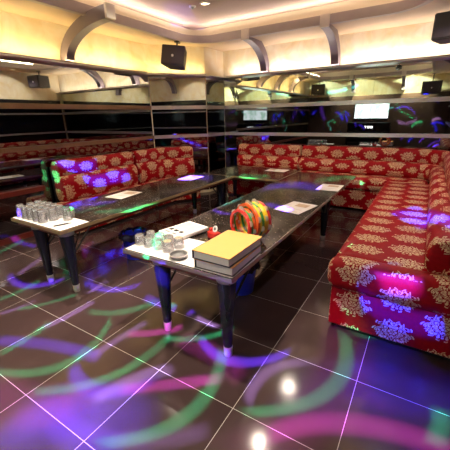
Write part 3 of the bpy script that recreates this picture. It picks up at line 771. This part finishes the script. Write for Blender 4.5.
# ------------------------------------------------------------------ tables
H = 0.522
def table(label, x0, x1, y0, y1, legs, edge, group=None):
    t = thing('granite_table', label, 'table', ((x0+x1)/2, (y0+y1)/2, 0))
    cx, cy = (x0+x1)/2, (y0+y1)/2; a, b = (x1-x0)/2, (y1-y0)/2
    obj('table_top', box(BM(), -a+.004, a-.004, -b+.004, b-.004, H-.028, H, .004), GRAN, t)
    bm = BM(); o = [(-a, -b), (a, -b), (a, b), (-a, b)]; i = [(-a+.004, -b+.004), (a-.004, -b+.004), (a-.004, b-.004), (-a+.004, b-.004)]
    loop_wall(bm, i, o, H-.026, H-.003); obj('edge_strip', bm, edge, t)
    bm = BM(); o = [(-a+.03, -b+.03), (a-.03, -b+.03), (a-.03, b-.03), (-a+.03, b-.03)]; i = [(-a+.05, -b+.05), (a-.05, -b+.05), (a-.05, b-.05), (-a+.05, b-.05)]
    loop_wall(bm, o, i, H-.058, H-.028); obj('apron', bm, APRON, t)
    for lx, ly in legs:
        px, py = lx-cx, ly-cy
        l = obj('leg', lathe(BM(), [(.024, .06), (.050, H-.06), (.050, H-.05)], px, py, 20), LEGM, t, True, 40)
        obj('ferrule', lathe(BM(), [(.021, 0), (.0235, .008), (.0255, .06), (.024, .062)], px, py, 20), CHROME, l, True, 40)
        obj('collar', lathe(BM(), [(.052, H-.055), (.055, H-.05), (.055, H-.030), (.05, H-.028)], px, py, 20), GREYM, l, True, 40)
        s = 1 if ly < cy else -1
        bm = BM()
        for dx in (-.05, .05): tube(bm, [(px+dx*.25, py+s*.04, H-.20), (px+dx, py+s*.17, H-.030)], .007, 6)
        obj('brace', bm, BLACK, l)
    return t
LX0, LX1, LY0, LY1 = -.387, .286, .209, 2.60
RX0, RX1, RY0, RY1 = .914, 1.672, .217, 3.27
table('long dark granite table in front of the left sofa, tumblers at its near end', LX0, LX1, LY0, LY1, [(-.10, .27), (.235, .28), (-.22, 2.40), (.2, 2.40)], EDGE)
table('long dark granite table in front of the right sofa, carrying books and tambourines', RX0, RX1, RY0, RY1, [(1.16, .285), (1.602, .285), (1.585, 2.22), (1.02, 2.22)], EDGEG)
table('dark granite table joining the two long tables along the back sofa', -.19, .910, 2.615, 3.42, [(.04, 2.72), (.82, 2.72), (-.10, 3.3), (.82, 3.3)], EDGE)

# ------------------------------------------------------------------ on the tables
def slab(name, label, cat, cx, cy, w, d, rz, z=H, th=.0012, mat=WHITE, group=None):
    o = obj(name, box(BM(), -w/2, w/2, -d/2, d/2, 0, th), mat); o.location = (cx, cy, z+.0004); o.rotation_euler = (0, 0, rz)
    return tag(o, label, cat, group)
slab('table_mat', 'white paper mat under the tumblers at the near end of the left table', 'mat', -.05, .335, .655, .235, 0)
slab('table_mat', 'white paper mat under tumblers and books at the near corner of the right table', 'mat', 1.30, .385, .74, .32, 0)
rad = math.radians
slab('menu_sheet', 'white menu sheet lying halfway along the left table', 'paper', -.19, 1.20, .215, .31, rad(6), mat=SHEET)
slab('menu_sheet', 'white menu sheet at the far end of the left table by the corner mirrors', 'paper', -.14, 2.25, .215, .31, rad(3), mat=SHEET)
slab('menu_sheet', 'white menu sheet beyond the tambourines on the right table', 'paper', 1.51, 1.55, .235, .33, rad(-10), mat=SHEET)
slab('menu_sheet', 'white menu sheet at the far end of the right table', 'paper', 1.56, 2.45, .225, .32, rad(2), mat=SHEET)
slab('menu_sheet', 'white menu sheet on the back joining table before the sofa', 'paper', .62, 3.25, .215, .29, rad(90), mat=SHEET)

# tumblers, upside down
tum = thing('tumbler', 'clear glass tumbler standing upside down in the cluster on the left table', 'glass', (0, 0, 0), 0, 'upturned tumblers on the left table')
obj('bowl', lathe(BM(), [(.0345, 0), (.0345, .002), (.027, .094), (.024, .1), (.002, .1), (.002, .093), (.021, .093), (.0245, .09), (.032, .002), (.032, 0)], n=20, cap=False), GLASS, tum, True, 50)
obj('heavy_base', lathe(BM(), [(.002, .086), (.0235, .086), (.0235, .0925), (.002, .0925)], n=20), GLASSB, tum, True, 40)
def scatter(spots, root, label, group, first, zs=1.0):
    for i, (x, y) in enumerate(spots):
        if i == 0 and first: o = root; o.location = (x, y, H+.002)
        else: o = dup(root, (x, y, H+.002), random.uniform(0, 6), label)
        o['group'] = group; o.scale = (1, 1, zs)
LS = [(-.335+.076*k+(.02 if j % 2 else 0), .272+.074*j) for j in range(3) for k in range(5)]
scatter(LS, tum, tum['label'], 'upturned tumblers on the left table', True)
RS = [(.952+.076*k+(.02 if j % 2 else 0), .325+.074*j) for j in range(2) for k in range(4)]
scatter(RS, tum, 'clear glass tumbler standing upside down in the cluster on the right table', 'upturned tumblers on the right table', False, .62)
g1 = dup(tum, (-.35+.44, .40, H+.002), 0, 'single upturned tumbler at the right end of the glasses on the left table'); del g1['group']
# small green topped pot by the tumblers
t = thing('green_pot', 'small pot with dark green top behind the tumblers on the left table', 'pot', (.02, .475, H))
obj('body', lathe(BM(), [(.022, 0), (.027, .05), (.024, .05), (.02, .004)], n=18, cap=False), WHITE, t, True, 40)
bm = BM(); random.seed(3)
for k in range(16):
    a = random.uniform(0, 2*pi); rr = random.uniform(.0, .02); zz = random.uniform(.045, .072)
    bmesh.ops.create_icosphere(bm, subdivisions=1, radius=.010, matrix=Matrix.Translation((rr*math.cos(a), rr*math.sin(a), zz)))
obj('green_top', bm, GREEN, t)
# pen-like opener and ashtrays
t = thing('bottle_opener', 'slim dark bottle opener lying on the white mat of the left table', 'bottle opener', (.165, .30, H+.002), rad(70))
obj('shaft', box(BM(), -.055, .045, -.006, .006, 0, .007, .002), BLACK, t); obj('head', lathe(BM(), [(.010, 0), (.017, 0), (.017, .006), (.010, .006), (.010, 0)], .058, 0, 16, cap=False), CHROME, t)
def ashtray(x, y, label):
    t = thing('ashtray', label, 'ashtray', (x, y, H+.002))
    obj('dish', lathe(BM(), [(.042, 0), (.052, .018), (.049, .02), (.040, .006), (.002, .005), (.002, 0)], n=24, cap=False), GREYM, t, True, 40)
    obj('rim', lathe(BM(), [(.048, .019), (.054, .019), (.054, .023), (.048, .023), (.048, .019)], n=24, cap=False), CHROME, t, True, 40)
ashtray(1.29, .285, 'shallow oval-looking metal ashtray before the tumblers on the right table')

# song remote
t = thing('song_remote', 'white tablet-style song remote beside the tumblers on the right table', 'remote control', (1.075, .60, H+.001), rad(-12))
obj('body', box(BM(), -.10, .10, -.135, .135, .006, .035, .008), WHITE, t)
obj('underside', box(BM(), -.092, .092, -.127, .127, 0, .008), BLACK, t)
obj('display', box(BM(), -.075, .075, .0, .11, .035, .0362), plain('pale_display', (.82, .74, .68), .15, var=.15, scale=40), t)
for k in range(3): obj('button', box(BM(), -.07+.05*k, -.04+.05*k, -.07, -.045, .035, .038, .001), BLACK, t)
for k in range(2): obj('button', box(BM(), -.06+.07*k, -.02+.07*k, -.11, -.095, .035, .038, .001), GREYM, t)

# red card stand
t = thing('card_stand', 'small red stand holding a white round card behind the books', 'stand', (1.30, .625, H), rad(-20))
obj('body', box(BM(), -.040, .040, -.025, .025, 0, .045, .006), RED, t); obj('post', box(BM(), -.036, -.016, -.012, .012, .045, .064, .003), RED, t)
bm = BM(); lathe(bm, [(.002, 0), (.021, 0), (.021, .004), (.002, .004)], n=20); bmesh.ops.rotate(bm, verts=bm.verts, cent=(0, 0, 0), matrix=Matrix.Rotation(rad(70), 3, 'X'))
bmesh.ops.translate(bm, verts=bm.verts, vec=(.018, 0, .068)); c = obj('white_card', bm, WHITE, t)
bm = BM(); lathe(bm, [(.005, .0), (.009, 0), (.009, .002), (.005, .002), (.005, 0)], n=16, cap=False); box(bm, -.008, .008, -.0015, .0015, 0, .002)
bmesh.ops.rotate(bm, verts=bm.verts, cent=(0, 0, 0), matrix=Matrix.Rotation(rad(70), 3, 'X')); bmesh.ops.translate(bm, verts=bm.verts, vec=(.018, -.0035, .0695)); obj('letter', bm, BLACK, c)

# song books
def book(x, y, z, rz, label, cov):
    t = thing('song_book', label, 'book', (x, y, z), rz)
    w, d, h = .225, .345, .048
    obj('page_block', box(BM(), -w/2+.006, w/2-.008, -d/2+.006, d/2-.006, .004, h-.004), PAGES, t)
    obj('front_cover', box(BM(), -w/2, w/2, -d/2, d/2, h-.004, h, .001), cov, t)
    obj('back_cover', box(BM(), -w/2, w/2, -d/2, d/2, 0, .004, .001), NAVY, t)
    obj('spine', box(BM(), -w/2-.003, -w/2+.003, -d/2, d/2, 0, h, .0015), NAVY, t)
    return t
book(1.553, .405, H+.002, rad(1.5), 'thick song book at the bottom of the stack of two', OCHRE)
book(1.548, .400, H+.0505, rad(-1), 'thick song book with ochre cover on top of the stack', OCHRE)

# tambourines
def tambourine(x, y, rz, R, label, cols):
    t = thing('tambourine', label, 'tambourine', (x, y, H+R+.016), rz)
    wd = .05
    def band(y0, y1, r0, r1, mat, name):
        bm = BM(); lathe(bm, [(r0, y0), (r1, y0), (r1, y1), (r0, y1), (r0, y0)], n=40, cap=False)
        bmesh.ops.rotate(bm, verts=bm.verts, cent=(0, 0, 0), matrix=Matrix.Rotation(-pi/2, 3, 'X')); return obj(name, bm, mat, t, True, 40)
    band(-wd/2, -wd/2+.017, R-.016, R, cols[0], 'frame_band'); band(-wd/2+.017, wd/2-.017, R-.015, R-.002, cols[1], 'frame_band'); band(wd/2-.017, wd/2, R-.016, R, cols[2], 'frame_band')
    for k in range(12):
        a = 2*pi*(k+.4)/12
        bm = BM()
        for dy in (-.004, .004): lathe(bm, [(.003, dy-.0015), (.017, dy-.0015), (.019, dy+.0015), (.003, dy+.0015)], n=14)
        # jingles spin on pins parallel to the ring's axis
        bmesh.ops.rotate(bm, verts=bm.verts, cent=(0, 0, 0), matrix=Matrix.Rotation(pi/2, 3, 'X'))
        bmesh.ops.translate(bm, verts=bm.verts, vec=(0, (-.012, .012)[k % 2], 0))
        bmesh.ops.translate(bm, verts=bm.verts, vec=(0, 0, R-.004))
        bmesh.ops.rotate(bm, verts=bm.verts, cent=(0, 0, 0), matrix=Matrix.Rotation(a, 3, 'Y')); obj('jingle', bm, CHROME, t, True, 40)
    return t
ax = rad(-24)
def tpos(k): return (1.490+.0525*k*math.sin(-ax), 0.658+.0525*k*math.cos(ax))
tambourine(*tpos(0), ax, .098, 'red tambourine at the front of the row, nearest the books', (RED, GREEN, ORANGE))
tambourine(*tpos(1), ax, .112, 'orange and yellow tambourine in the middle of the row', (ORANGE, YELLOW, GREEN))
tambourine(*tpos(2), ax, .112, 'red and yellow tambourine at the back of the row', (YELLOW, YELLOW, RED))

# ------------------------------------------------------------------ bins
def bin_(x, y, label):
    t = thing('waste_bin', label, 'bin', (x, y, 0))
    obj('bucket', lathe(BM(), [(.085, 0), (.09, .003), (.112, .235), (.116, .24), (.108, .24), (.086, .006), (.002, .006), (.002, 0)], n=28, cap=False), BLUE, t, True, 40)
    bm = BM(); n = 40; rings = []
    for r, z, w in ((.105, .18, 0), (.112, .262, .006), (.128, .252, .012), (.134, .222, .016), (.126, .195, .014)):
        rings.append([bm.verts.new(((r+w*math.sin(7*a)*random.uniform(.6, 1))*math.cos(a), (r+w*math.sin(7*a))*math.sin(a), z+w*.8*math.cos(9*a))) for a in [2*pi*k/n for k in range(n)]])
    for A, B in zip(rings, rings[1:]):
        for k in range(n): bm.faces.new((A[k], A[(k+1) % n], B[(k+1) % n], B[k]))
    obj('bin_liner', bm, BAG, t, True)
    return t
bin_(.155, .97, 'blue waste bin with dark liner between the two long tables')
bin_(1.33, .93, 'blue waste bin half hidden under the near end of the right table')

# smoke detector
t = thing('smoke_detector', 'small white smoke detector on the ceiling left of the corner downlight', 'smoke detector', (-.25, 2.60, ZC))
obj('base', lathe(BM(), [(.04, -.012), (.042, 0)], n=20), WHITE, t, True, 40); obj('sensor_cap', lathe(BM(), [(.012, -.03), (.024, -.012)], n=18), GREYM, t, True, 40)
